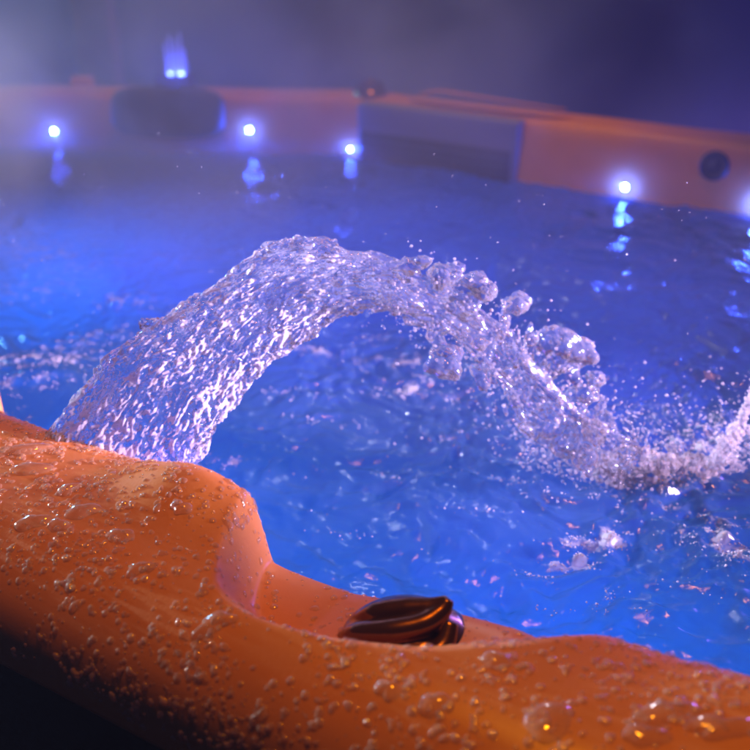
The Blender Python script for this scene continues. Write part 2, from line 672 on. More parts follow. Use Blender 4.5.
def led(px, py, r, mat, z=None):
    z = wall_z(px, py) if z is None else z
    p, inw = frame_on_wall(px, py, z)
    m = basis(p, inw, 0.12)
    v, f = lathe([(r * 2.4, -0.012), (r * 2.4, 0.003), (r * 2.1, 0.005), (r * 1.3, 0.005), (r * 1.02, 0.003)])
    bz = mesh_obj("led_light", v, f, M_BEZEL, tub)
    bz.matrix_local = m
    v, f = lathe([(r * 1.02, 0.002), (r * 0.9, 0.007), (r * 0.6, 0.011), (r * 0.3, 0.0128), (0.0001, 0.0132)])
    mesh_obj("lens", v, f, mat, bz)
    return p, inw


led(55, 131, 0.0038, M_LED)
led(245, 130, 0.0038, M_LED)
led(352, 149, 0.0019, M_LED)
led(620, 187, 0.0038, M_LED)
led(764, 205, 0.0038, M_LED)


# headrest: padded slate cushion hooked over the corner rim
def rounded_pad(name, w, h, d, mat, parent, p=3.2, dip=0.0):
    nu, nw = 72, 36
    u = np.linspace(0, 2 * math.pi, nu, endpoint=False)
    t = np.linspace(-math.pi / 2, math.pi / 2, nw)
    U, T = np.meshgrid(u, t, indexing='ij')

    def sp(x, e):
        return np.sign(x) * np.abs(x) ** e
    e = 2 / p
    x = w / 2 * sp(np.cos(U), e) * sp(np.cos(T), 0.45)
    y = h / 2 * sp(np.sin(U), e) * sp(np.cos(T), 0.45)
    z = d / 2 * sp(np.sin(T), 0.7)
    z = z - dip * np.exp(-(x / (w * 0.28)) ** 2) * (z > 0)
    return mesh_obj(name, np.stack([x, y, z], -1).reshape(-1, 3), grid_faces(nu, nw, wrap_u=True), mat, parent)


hz = wall_z(167, 111)
hp, hin = frame_on_wall(167, 111, hz)
pad = rounded_pad("headrest", 0.285, 0.125, 0.075, M_SLATE, tub, 3.6, 0.012)
pad.matrix_local = basis(hp + hin * 0.018 + Vector((0, 0, 0.0)), hin, 0.25)


def box_v(x0, x1, y0, y1, z0, z1):
    bm = bmesh.new()
    bmesh.ops.create_cube(bm, size=1)
    for v in bm.verts:
        v.co = Vector(((x0 + x1) / 2 + v.co.x * (x1 - x0), (y0 + y1) / 2 + v.co.y * (y1 - y0), (z0 + z1) / 2 + v.co.z * (z1 - z0)))
    return bm


def bevel(bm, w, seg=4):
    bmesh.ops.bevel(bm, geom=bm.edges[:] + bm.verts[:], offset=w, segments=seg, affect='EDGES', profile=0.6)
    return bm


# skimmer: grey filter housing standing off the far wall, dark weir opening below
def far_wall_frame(s, z):
    x, y = w_of(s, 2.05)
    ox, oy = w_of(0, -1)
    inw = Vector((ox, oy, 0)).normalized()
    return basis(Vector((x, y, z)), inw, 0.0)


s_l = sn_of(*unproject(358, 150, -0.06)[:2])[0]
SK = []
for px_ in (360, 525):
    p_, i_ = frame_on_wall(px_, 140, -0.05)
    SK.append(sn_of(p_.x, p_.y)[0])
sk_w = SK[1] - SK[0]
sk = bm_obj("filter_housing", bevel(box_v(-sk_w / 2, sk_w / 2, -0.26, -0.002, -0.03, 0.014), 0.012, 5), M_PANEL, tub)
sk.matrix_local = far_wall_frame((SK[0] + SK[1]) / 2, 0)
wr = bm_obj("weir_door", bevel(box_v(-sk_w / 2 + 0.010, sk_w / 2 - 0.016, -0.22, -0.068, 0.008, 0.0185), 0.004, 2), M_DARK, sk)
bmg = bmesh.new()
for k in range(7):
    b2 = box_v(-sk_w / 2 + 0.02, sk_w / 2 - 0.026, -0.20 + k * 0.018, -0.194 + k * 0.018, 0.018, 0.0215)
    me_t = bpy.data.meshes.new("t")
    b2.to_mesh(me_t)
    b2.free()
    bmg.from_mesh(me_t)
    bpy.data.meshes.remove(me_t)
bm_obj("weir_slats", bmg, M_SLATE, sk, False)

# filter lid and its grip lying on the far rim behind the housing
def swept(name, pts, rad, mat, parent=None, seg=12, flat=1.0):
    P = np.array(pts, float)
    k = 10
    Q, Rr = [], []
    E = np.vstack([2 * P[0] - P[1], P, 2 * P[-1] - P[-2]])
    for i in range(1, len(E) - 2):
        a, b, c, d = E[i - 1:i + 3]
        for q in range(k):
            t = q / k
            Q.append(0.5 * (2 * b + (c - a) * t + (2 * a - 5 * b + 4 * c - d) * t * t + (-a + 3 * b - 3 * c + d) * t ** 3))
            Rr.append(rad[i - 1] * (1 - t) + rad[i] * t)
    Q.append(P[-1])
    Rr.append(rad[-1])
    Q, Rr = np.array(Q), np.array(Rr)
    T = np.gradient(Q, axis=0)
    T /= np.linalg.norm(T, axis=1)[:, None] + 1e-9
    up = np.array((0, 0, 1.0)) if abs(T[:, 2]).mean() < 0.85 else np.array((0, 1.0, 0))
    B = np.cross(T, up)
    B /= np.linalg.norm(B, axis=1)[:, None] + 1e-9
    U = np.cross(B, T)
    a = np.linspace(0, 2 * math.pi, seg, endpoint=False)
    V = Q[:, None] + Rr[:, None, None] * (np.cos(a)[None, :, None] * B[:, None] + flat * np.sin(a)[None, :, None] * U[:, None])
    n = len(Q)
    verts = np.vstack([V.reshape(-1, 3), Q[:1], Q[-1:]])
    f = [list(x) for x in grid_faces(n, seg, wrap_v=True)]
    for j in range(seg):
        f.append([n * seg, j, (j + 1) % seg])
        f.append([n * seg + 1, (n - 1) * seg + (j + 1) % seg, (n - 1) * seg + j])
    if name is None:
        return verts, f
    return mesh_obj(name, verts, f, mat, parent)


def rim_pt(s, n, z):
    x, y = w_of(s, n)
    return (x, y, z)


s0, s1 = SK[0] + 0.10, SK[1] + 0.10
swept("filter_lid", [rim_pt(s0, 2.13, 0.0), rim_pt(s0 + 0.04, 2.10, 0.006), rim_pt((s0 + s1) / 2, 2.095, 0.007), rim_pt(s1 - 0.05, 2.10, 0.006), rim_pt(s1, 2.14, 0.0)],
      [0.006, 0.011, 0.011, 0.010, 0.005], M_SHELL, tub, 10, 0.35)
swept("rim_grip", [rim_pt(s0 - 0.01, 2.19, 0.0), rim_pt(s0 + 0.03, 2.215, 0.008), rim_pt(s0 + 0.12, 2.20, 0.009), rim_pt(s1 - 0.05, 2.19, 0.004)],
      [0.006, 0.011, 0.010, 0.004], M_SHELL, tub, 10, 0.35)

# dark air_valve on the far rim
x, y, _ = unproject(352, 97, 0.012)
v, f = lathe([(0.001, 0.022), (0.02, 0.021), (0.035, 0.016), (0.043, 0.006), (0.046, -0.004)], 40)
av = mesh_obj("air_valve", v, f, M_KNOB, tub)
ax, ay = w_of(-1.265, 2.125)
av.location = (ax, ay, 0.0)
v = swept(None, [(-0.03, 0, 0.020), (0, 0, 0.028), (0.032, 0, 0.022)], [0.006, 0.009, 0.005], None)
gp = mesh_obj("grip", v[0], v[1], M_KNOB, av)

# dark round jet fitting on the far wall at the right
jz = wall_z(709, 166)
jp, jin = frame_on_wall(709, 166, jz)
v, f = lathe([(0.030, -0.01), (0.030, 0.004), (0.026, 0.008), (0.020, 0.004), (0.013, 0.002), (0.009, 0.006), (0.0005, 0.007)], 36)
jf = mesh_obj("jet_fitting", v, f, M_DARK, tub)
jf.matrix_local = basis(jp, jin, 0.1)

# small amber block added for the orange glow on the far rim, left of the headrest
lx_, ly_, _ = unproject(82, 78, 0.012)
la = bm_obj("rim_glow_block", bevel(box_v(-0.028, 0.028, -0.018, 0.018, -0.02, 0.012), 0.005, 3), principled("amber_glow", (0.75, 0.26, 0.04), 0.4), tub)
la.location = (lx_, ly_, 0.004)

# small fountain unit behind the headrest with two blue lights
fx, fy, _ = unproject(176, 82, 0.0)
fb = bm_obj("fountain_block", bevel(box_v(-0.055, 0.045, -0.03, 0.03, -0.02, 0.012), 0.008, 3), M_DARK, tub)
fb.location = (fx, fy + 0.02, 0.005)
for dx, s_ in ((-0.014, 0.8), (0.014, 1.1)):
    v, f = lathe([(0.007 * s_, 0.0), (0.006 * s_, 0.004), (0.0002, 0.006)], 20)
    q = mesh_obj("lens", v, f, M_LED_SMALL, fb)
    q.location = (dx, -0.012, 0.0125)
for k, (dx, h) in enumerate(((-0.020, 0.085), (-0.008, 0.105), (0.004, 0.095), (0.016, 0.110), (0.024, 0.070))):
    st = swept("fountain_stream", [(fx + dx, fy + 0.012, 0.015), (fx + dx * 1.05, fy + 0.01, 0.015 + h * 0.5), (fx + dx * 1.15, fy + 0.006, 0.015 + h)],
               [0.006, 0.0055, 0.003], M_FOUNTAIN, None, 8)
    tag(st, "thin blue lit water stream rising behind the dark headrest", "water stream", "fountain streams behind the headrest")

lamp("fountain_lamp", 'POINT', (fx + 0.004, fy - 0.035, 0.035), 0.7, (0.06, 0.10, 1.0), 0.01)

# control knob in the scoop: dark dome with two swept ridges that end in a raised lip
def knob():
    parts = []
    R = 0.047
    v, f = lathe([(0.0005, 0.031), (0.014, 0.0302), (0.026, 0.026), (0.036, 0.018), (0.043, 0.009), (0.047, -0.002), (0.046, -0.014), (0.0005, -0.014)], 72)
    parts.append((v, [list(q) for q in f]))
    r1 = swept(None, [(-0.044, -0.002, 0.004), (-0.031, -0.012, 0.020), (-0.010, -0.016, 0.029), (0.010, -0.012, 0.035), (0.021, -0.004, 0.042), (0.026, 0.002, 0.050)],
               [0.004, 0.0085, 0.0098, 0.009, 0.007, 0.0036], None, None, 16)
    r2 = swept(None, [(-0.036, -0.024, 0.003), (-0.016, -0.034, 0.012), (0.008, -0.034, 0.017), (0.023, -0.023, 0.023), (0.028, -0.008, 0.035)],
               [0.004, 0.0075, 0.0088, 0.0075, 0.005], None, None, 16)
    r3 = swept(None, [(-0.036, 0.010, 0.010), (-0.020, 0.004, 0.0265), (0.000, 0.003, 0.034), (0.014, 0.002, 0.040), (0.025, 0.003, 0.049)],
               [0.005, 0.010, 0.0105, 0.008, 0.0035], None, None, 16)
    parts += [r1, r2, r3]
    V, F, off = [], [], 0
    for v, f in parts:
        V.append(v)
        F += [[i + off for i in q] for q in f]
        off += len(v)
    o = mesh_obj("control_knob", np.vstack(V), F, M_KNOB, None)
    md = o.modifiers.new("r", 'REMESH')
    md.mode = 'VOXEL'
    md.voxel_size = 0.0009
    sm = o.modifiers.new("s", 'SMOOTH')
    sm.iterations = 22
    sm.factor = 0.5
    evaluated_mesh(o)
    o.data.polygons.foreach_set("use_smooth", [True] * len(o.data.polygons))
    return o


kb = knob()
kx, ky = w_of(-0.272, 0.512)
kb.scale = (1.17, 1.05, 0.87)
kb.location = (kx, ky, -0.047)
kb.rotation_euler = (0.0, 0, math.radians(-6))
kb.parent = tub

# slot the jet comes out of, on the near inner wall below the rim
sp = bm_obj("waterfall_spout", bevel(box_v(-0.075, 0.075, -0.012, 0.012, -0.012, 0.012), 0.006, 3), M_DARK, tub)
bx, by = w_of(-0.605, 0.578)
sp.location = (bx, by, -0.065)
sp.rotation_euler = (0, 0, ANG)
lamp("spout_fill", 'POINT', (bx + 0.02, by + 0.035, -0.085), 1.1, (0.16, 0.14, 1.0), 0.02)  # added blue light at the jet's base, no fitting of the spout

# ------------------------------------------------------------------ water surface
FOAM = [  # px, py, rx, ry, tilt, strength
    (40, 372, 70, 13, -8, 1.0), (20, 395, 60, 16, -5, 0.75), (85, 340, 70, 7, -14, 0.8), (125, 302, 28, 8, 0, 0.8),
    (165, 318, 18, 6, 0, .6), (30, 290, 50, 9, -10, 0.6), (40, 250, 60, 16, 8, 0.75), (20, 235, 40, 14, 0, 0.6), (150, 262, 50, 9, 0, 0.4),
    (312, 354, 34, 6, 6, 0.85), (400, 364, 45, 6, 2, 0.95), (408, 390, 34, 8, -4, 0.9), (375, 338, 20, 9, 0, 0.5), (440, 396, 20, 6, 0, 0.7),
    (228, 462, 34, 6, 4, 0.9), (312, 470, 14, 5, 0, 0.7), (392, 477, 20, 5, 0, 0.8), (460, 470, 20, 5, 0, .6), (500, 485, 30, 6, 3, 0.75),
    (566, 560, 36, 15, -14, 1.5), (620, 540, 36, 11, -6, 1.5), (600, 600, 22, 8, -20, 0.6), (735, 548, 32, 22, 0, 1.45), (700, 530, 30, 12, 0, 1.2),
    (660, 412, 30, 8, 0, 0.75), (620, 470, 90, 24, 8, 0.9), (690, 460, 70, 30, -14, 1.0), (560, 450, 50, 22, 30, 0.7), (585, 617, 40, 7, 5, .6), (690, 590, 30, 7, 10, .5),
    (450, 545, 30, 5, -6, .45), (340, 535, 26, 4, 0, .5), (320, 512, 14, 4, 0, .5), (480, 430, 26, 6, 6, .6), (470, 515, 40, 5, 4, .5), (650, 615, 40, 6, -4, .5),
    (560, 500, 50, 7, 4, .6), (660, 505, 60, 9, 4, .7), (280, 395, 30, 5, 0, .5), (330, 420, 40, 4, 4, .45), (430, 440, 40, 4, 4, .45), (700, 300, 20, 5, 0, .3),
]
smin, smax, nmin, nmax, st = -2.34, 0.26, 0.50, 2.10, 0.0036
gs = np.arange(smin, smax, st)
gn = np.arange(nmin, nmax, st)
GS, GN = np.meshgrid(gs, gn, indexing='ij')
s_, n_ = GS.ravel(), GN.ravel()
wx, wy = w_of(s_, n_)
# project to the photo only to place the froth patches where they float
dzc = WATER_Z - CAM_H
zc = wy * math.cos(PITCH) - dzc * math.sin(PITCH)
PXx = 375 + FPX * wx / zc
PXy = 375 - FPX * (wy * math.sin(PITCH) + dzc * math.cos(PITCH)) / zc
foam = np.zeros(len(s_))
for (a, b, ra, rb, tl, k) in FOAM:
    c, d = math.cos(math.radians(tl)), math.sin(math.radians(tl))
    u = ((PXx - a) * c + (PXy - b) * d) / ra
    v = (-(PXx - a) * d + (PXy - b) * c) / rb
    foam = np.maximum(foam, k * np.exp(-(u * u + v * v) * 0.8))
pw = np.stack([s_, n_, 0 * s_], 1)
foam = foam * np.clip(0.62 + 1.5 * fbm(np.stack([s_ * 30, n_ * 52, 0 * s_], 1), 3, 0.6), 0.05, 1.25)
lx, ly, _ = unproject(640, 470, WATER_Z)
dl = np.hypot(wx - lx, wy - ly)
swirl = np.exp(-(dl / 0.35) ** 2)
warp = np.stack([fbm(pw * 6, 2), fbm(pw * 6 + 31, 2), 0 * s_], 1) * 0.05
q = pw + warp
ridg = 1 - np.abs(fbm(q * np.array([9, 15, 1.0]), 3))
hgt = 0.011 * fbm(q * 4.5, 2) + (0.007 + 0.008 * swirl) * (ridg - 0.7) + (0.0022 + 0.003 * swirl + 0.003 * foam) * fbm(q * 38, 3, 0.6) + (0.0007 + 0.0008 * swirl) * (1 - 2 * np.abs(noise3(q * np.array([70, 105, 1.0]))))
hgt += 0.004 * foam * np.abs(fbm(q * 24, 2))
bump_px = np.exp(-(((PXx - 45) / 85) ** 2 + ((PXy - 392) / 24) ** 2))
hgt += 0.03 * bump_px
edge = np.minimum.reduce([sstep(0, 0.02, 0.54 - 0.0 * s_)])
z_ = WATER_Z + hgt


def inside_plan(s, n, grow):
    W = PLAN + OUTN * grow
    c = np.zeros(len(s), bool)
    sub = W[::3]
    m = len(sub)
    for i in range(m):
        x1, y1 = sub[i]
        x2, y2 = sub[(i + 1) % m]
        if y1 == y2:
            continue
        t = ((y1 > n) != (y2 > n)) & (s < (x2 - x1) * (n - y1) / (y2 - y1) + x1)
        c ^= t
    return c


ins = inside_plan(s_, n_, 0.0)
fa = grid_faces(len(gs), len(gn))
keep = ins[fa].all(1)
fa = fa[keep]
used = np.unique(fa)
remap = -np.ones(len(s_), np.int64)
remap[used] = np.arange(len(used))
water = mesh_obj("water", np.stack([wx, wy, z_], 1)[used], remap[fa], M_WATER)
tag(water, "rippled blue glowing tub water with white froth patches", "water", kind="structure")
at = water.data.attributes.new("foam", 'FLOAT', 'POINT')
at.data.foreach_set("value", foam[used].astype(np.float32))

# blue lamps of the tub, under the water, with violet ones added as tint
for (px_, py_, zz, pw_) in ((330, 640, -0.36, 3.8), (600, 700, -0.36, 4.4), (120, 520, -0.36, 3.4), (520, 420, -0.5, 1.1), (60, 330, -0.6, 2.6), (40, 240, -0.4, 3.2), (300, 250, -0.5, 1.8), (650, 300, -0.5, 1.9), (150, 205, -0.5, 2.6), (430, 218, -0.5, 1.4)):
    a, b, c = unproject(px_, py_, WATER_Z)
    lamp("underwater_lamp", 'POINT', (a, b, zz), pw_, (0.22, 0.12, 1.0) if zz == -0.5 else (0.012, 0.21, 1.0), 0.14)

# ------------------------------------------------------------------ the arching jet
CL = [  # px, py, depth, half width px
    (98, 490, 0.955, 70), (122, 447, 0.960, 68), (160, 400, 0.965, 63), (198, 362, 0.975, 55), (240, 325, 0.985, 48), (285, 296, 0.995, 42),
    (330, 283, 1.005, 33), (380, 285, 1.015, 25), (425, 300, 1.03, 24), (470, 328, 1.05, 22), (510, 366, 1.07, 23), (545, 406, 1.09, 22), (590, 446, 1.10, 19), (630, 474, 1.11, 20)]
CLp = np.array([at_depth(a, b, c) for a, b, c, d in CL])
CLw = np.array([d * c / FPX for a, b, c, d in CL])


def spline(P, k):
    E = np.vstack([2 * P[0] - P[1], P, 2 * P[-1] - P[-2]])
    out = []
    for i in range(1, len(E) - 2):
        a, b, c, d = E[i - 1:i + 3]
        t = np.linspace(0, 1, k, endpoint=False)[:, None]
        out.append(0.5 * (2 * b + (c - a) * t + (2 * a - 5 * b + 4 * c - d) * t * t + (-a + 3 * b - 3 * c + d) * t ** 3))
    return np.vstack(out + [P[-1:]])


JP = spline(CLp, 34)
JW = spline(CLw[:, None], 34)[:, 0]
JT = np.gradient(JP, axis=0)
JT /= np.linalg.norm(JT, axis=1)[:, None]
view = JP - np.array((0, 0, CAM_H))
view /= np.linalg.norm(view, axis=1)[:, None]
JB = np.cross(view, JT)                           # across the sheet, as seen
JB /= np.linalg.norm(JB, axis=1)[:, None]
JB *= np.sign(JB[:, 2:3])
JN = np.cross(JT, JB)
JS = np.concatenate([[0], np.cumsum(np.linalg.norm(np.diff(JP, axis=0), axis=1))])


def jet():
    parts = []
    n = len(JP)
    seg = 120
    a = np.linspace(0, 2 * math.pi, seg, endpoint=False)
    i = np.arange(n)
    tt = i / (n - 1)
    wob = np.stack([JS * 14, 0 * JS, 0 * JS], 1)
    c_, s2 = np.cos(a), np.sin(a)
    ca = np.sign(c_) * np.abs(c_) ** 0.85
    thin = np.interp(tt, [0, 0.3, 0.55, 0.75, 1], [0.34, 0.42, 0.55, 0.35, 0.3])
    uu = np.stack(np.broadcast_arrays(JS[:, None] * 16, (ca * 1.6)[None, :], (s2 * 1.2)[None, :]), -1).reshape(-1, 3)
    big = fbm(uu, 2).reshape(n, seg)
    uu2 = uu * np.array([1.7, 2.4, 2.0]) + 9
    mid = fbm(uu2, 2).reshape(n, seg)
    amp = np.interp(tt, [0, 0.3, 0.5, 0.7, 1], [0.05, 0.11, 0.28, 0.62, 0.7])[:, None]
    rr = 1 + amp * big + amp * 0.7 * mid
    shrink = np.interp(tt, [0, 0.55, 0.72, 0.95, 1], [1, 1, 0.75, 0.55, 0.3])[:, None]
    W = JW[:, None] * rr * shrink
    V = JP[:, None] + JB[:, None] * (W * ca[None, :])[..., None] + JN[:, None] * (W * thin[:, None] * s2[None, :])[..., None]
    verts = np.vstack([V.reshape(-1, 3), JP[:1], JP[-1:]])
    f = [list(x) for x in grid_faces(n, seg, wrap_v=True)]
    for j in range(seg):
        f.append([n * seg, j, (j + 1) % seg])
        f.append([n * seg + 1, (n - 1) * seg + (j + 1) % seg, (n - 1) * seg + j])
    parts.append((verts, f))
    # lobes and strands that tear off after the top of the arch
    lobes = [  # px, py, depth offset, radius px, stretch x, stretch y
        (405, 268, 0, 12, 1.3, .7), (420, 262, -.01, 8, 1.2, .8), (445, 275, 0, 14, 1.3, .8), (470, 286, 0, 15, 1.4, .9), (484, 290, -.01, 11, 1, 1), (516, 304, -.01, 14, 1.1, .8),
        (505, 318, 0, 9, .7, 1.2), (500, 335, 0, 8, .5, 1.8), (511, 350, -.01, 9, .9, 1.4), (440, 345, 0, 9, .7, 1.8), (445, 362, -.01, 17, 1.1, 1.0), (432, 330, 0, 8, .6, 1.5),
        (545, 340, 0, 12, 1, 1), (560, 345, -.01, 19, 1.1, 1), (580, 352, -.01, 14, 1.1, 1), (572, 372, 0, 11, .8, 1.4), (555, 365, 0, 11, .8, 1.3), (595, 380, 0, 9, 1, 1), (585, 394, 0, 11, 1.2, .9),
        (540, 362, 0, 8, .5, 2.2), (530, 345, 0, 9, .6, 2), (488, 360, 0, 8, .5, 2.4), (480, 378, 0, 9, .7, 1.6), (520, 390, 0, 13, 1, 1.2), (550, 420, 0, 14, 1, 1.3), (565, 440, 0, 14, 1.2, 1),
        (530, 425, .01, 12, 1, 1.2), (610, 430, 0, 12, .7, 1.8), (608, 455, 0, 12, .8, 1.6), (600, 410, 0, 8, .6, 1.5), (575, 412, 0, 11, 1.2, 1), (460, 300, .01, 16, 1.3, .8),
        (390, 302, 0, 13, 1.2, .8), (398, 306, -.01, 9, 1, 1), (310, 248, 0, 14, 1.8, .7), (280, 250, 0, 12, 1.6, .8), (150, 324, 0, 7, 1.5, .7)]
    rg = random.Random(3)
    extra = []
    for k in range(48):
        t = 0.60 + 0.42 * rg.random() ** 0.8
        j = int(t * (n - 1))
        a_, b_ = rg.gauss(0, 0.68), rg.gauss(0, 0.5)
        p = JP[j] + JB[j] * JW[j] * a_ * 1.1 + JN[j] * JW[j] * b_
        r = 0.0035 + 0.008 * rg.random() ** 2
        extra.append((p, r, rg.uniform(0.6, 1.5), rg.uniform(0.6, 1.5)))
    for (a1, b1, dd, r, sx, sy) in lobes:
        j = np.argmin([abs(c[0] - a1) + abs(c[1] - b1) for c in CL])
        dep = np.interp(a1, [c[0] for c in CL], [c[2] for c in CL]) + dd
        extra.append((at_depth(a1, b1, dep), r * dep / FPX, sx, sy))
    right = np.array((1, 0, 0.0))
    upv = np.array((0, math.sin(PITCH), math.cos(PITCH)))
    fw = np.array((0, math.cos(PITCH), -math.sin(PITCH)))
    v0, f0 = ICO3
    for (p, r, sx, sy) in extra:
        ph = rg.uniform(-0.5, 0.5)
        e1 = right * math.cos(ph) + upv * math.sin(ph)
        e2 = -right * math.sin(ph) + upv * math.cos(ph)
        nn = 1 + 0.50 * noise3(v0 * 1.4 + rg.uniform(0, 90))
        vv = p + (v0 * nn[:, None]) @ np.stack([e1 * r * sx, e2 * r * sy, fw * r * 0.9])
        parts.append((vv, [list(q) for q in f0]))
    for k in range(22):                           # thin threads pulled out along the fall
        j0 = int((0.52 + 0.36 * rg.random()) * (n - 1))
        ln = rg.randint(26, 70)
        off_b, off_n = rg.gauss(0, 0.75), rg.gauss(0, 0.45)
        drift = rg.uniform(-0.5, 0.5)
        pts, rad = [], []
        for q in range(5):
            j = min(n - 1, j0 + int(ln * q / 4))
            w = JW[j]
            pts.append(JP[j] + JB[j] * w * (off_b + drift * q / 4 + rg.gauss(0, 0.07)) + JN[j] * w * off_n)
            rad.append(rg.uniform(0.0014, 0.0042) * (0.5 if q in (0, 4) else 1))
        v, f = swept(None, pts, rad, None, None, 8)
        parts.append((v, f))
    V, F, off = [], [], 0
    for v, f in parts:
        V.append(v)
        F += [[i + off for i in q] for q in f]
        off += len(v)
    o = mesh_obj("water_jet", np.vstack(V), F, M_JET)
    md = o.modifiers.new("r", 'REMESH')
    md.mode = 'VOXEL'
    md.voxel_size = 0.0011
    sm = o.modifiers.new("s", 'SMOOTH')
    sm.iterations = 2
    evaluated_mesh(o)
    me = o.data
    co, no = get_co(me), get_no(me)
    # ripples stretched along the flow
    idx = np.empty(len(co), np.int64)
    for c0 in range(0, len(co), 4000):
        blk = co[c0:c0 + 4000]
        idx[c0:c0 + 4000] = np.argmin(((blk[:, None, :] - JP[None, ::2, :]) ** 2).sum(-1), 1) * 2
    idx = np.clip(idx, 0, n - 1)
    rel = co - JP[idx]
    u = JS[idx] + (rel * JT[idx]).sum(1)
    b = (rel * JB[idx]).sum(1)
    d = (rel * JN[idx]).sum(1)
    conv = JW[idx] / JW[0]
    bb = b / np.clip(conv, 0.35, 1)
    t = idx / (n - 1)
    cw = np.stack([u * 72, bb * 135, d * 135], 1)
    wv = noise3(cw * 0.5 + 5)[:, None] * np.array([0.6, 0.9, 0.6])
    n1 = fbm(cw + wv, 3, 0.6)
    n2 = noise3(np.stack([u * 130, bb * 280, d * 280], 1) + wv * 2)
    n3 = 1 - 2 * np.abs(noise3(np.stack([u * 42, bb * 90, d * 90], 1) + 40 + wv))
    amp = np.interp(t, [0, 0.3, 0.48, 0.62, 1], [1.0, 1.1, 0.95, 0.34, 0.24])
    disp = amp * (0.0020 * n1 + 0.0009 * n2 + 0.0011 * n3)
    disp *= 1.3
    set_co(me, co + no * disp[:, None])
    n4 = noise3(np.stack([u * 95, bb * 290, d * 290], 1) + 70 + wv * 2)
    n5 = noise3(np.stack([u * 300, bb * 440, d * 440], 1) + 11)
    n6 = fbm(np.stack([u * 14, bb * 22, d * 22], 1) + 3, 2)
    air_glint = 0.36 + np.interp(t, [0, 0.12, 0.42, 0.6, 1], [0.07, 0.05, 0.0, -0.30, -0.26]) + 0.36 * n4 + 0.30 * n5 + 0.22 * n6 + 0.25 * n1
    aa = me.attributes.new("air_glint", 'FLOAT', 'POINT')
    aa.data.foreach_set("value", air_glint.astype(np.float32))
    me.polygons.foreach_set("use_smooth", [True] * len(me.polygons))
    return o


jt = jet()
tag(jt, "arching rippled jet of water leaping from the near rim across the tub", "water jet")

# ------------------------------------------------------------------ splash where the jet lands
def splash():
    rg = random.Random(5)
    V, F, off = [], [], 0
    v0, f0 = ICO2
    fw = np.array((0, math.cos(PITCH), -math.sin(PITCH)))
    pts = []
    for k in range(430):
        t = rg.random()
        px_ = 548 + 205 * t + rg.gauss(0, 12)
        base = np.interp(px_, [540, 580, 620, 680, 720, 750, 790], [450, 474, 486, 488, 472, 462, 460])
        top = np.interp(px_, [560, 600, 640, 680, 715, 740, 760, 790], [26, 40, 34, 38, 34, 60, 70, 20])
        py_ = base + rg.gauss(0, 5) - top * rg.random() ** 1.7
        dep = 1.115 + rg.gauss(0, 0.026) + 0.0002 * (base - py_)
        pts.append((px_, py_, dep, rg.uniform(2.0, 5.6)))
    for k in range(26):                           # the tongue of water at the right edge
        t = k / 25
        pts.append((715 + 42 * t, 462 - 78 * t ** 1.4, 1.12, 8 - 4.5 * t))
    for (px_, py_, dep, r) in pts:
        nn = 1 + 0.75 * noise3(v0 * 1.9 + rg.uniform(0, 90))
        r_ = r * dep / FPX
        vv = at_depth(px_, py_, dep) + v0 * nn[:, None] * r_ * np.array([rg.uniform(.8, 1.4), 1, rg.uniform(.7, 1.3)])
        V.append(vv)
        F += [[int(i) + off for i in q] for q in f0]
        off += len(v0)
    o = mesh_obj("water_splash", np.vstack(V), F, M_SPLASH)
    md = o.modifiers.new("r", 'REMESH')
    md.mode = 'VOXEL'
    md.voxel_size = 0.0014
    sm = o.modifiers.new("s", 'SMOOTH')
    sm.iterations = 5
    evaluated_mesh(o)
    # keep the one connected body of water; loose drops belong to the spray
    bm = bmesh.new()
    bm.from_mesh(o.data)
    seen, best = set(), []
    for v in bm.verts:
        if v in seen:
            continue
        st_, isl = [v], []
        seen.add(v)
        while st_:
            q = st_.pop()
            isl.append(q)
            for e in q.link_edges:
                w = e.other_vert(q)
                if w not in seen:
                    seen.add(w)
                    st_.append(w)
        if len(isl) > len(best):
            best = isl
    keep_ = set(best)
    bmesh.ops.delete(bm, geom=[v for v in bm.verts if v not in keep_], context='VERTS')
    bm.to_mesh(o.data)
    bm.free()
    co, no = get_co(o.data), get_no(o.data)
    d = 0.0026 * fbm(co * 130, 2) + 0.0014 * noise3(co * 330)
    set_co(o.data, co + no * d[:, None])
    o.data.polygons.foreach_set("use_smooth", [True] * len(o.data.polygons))
    return o


tag(splash(), "frothy white crown of splashing water where the jet lands", "splash")

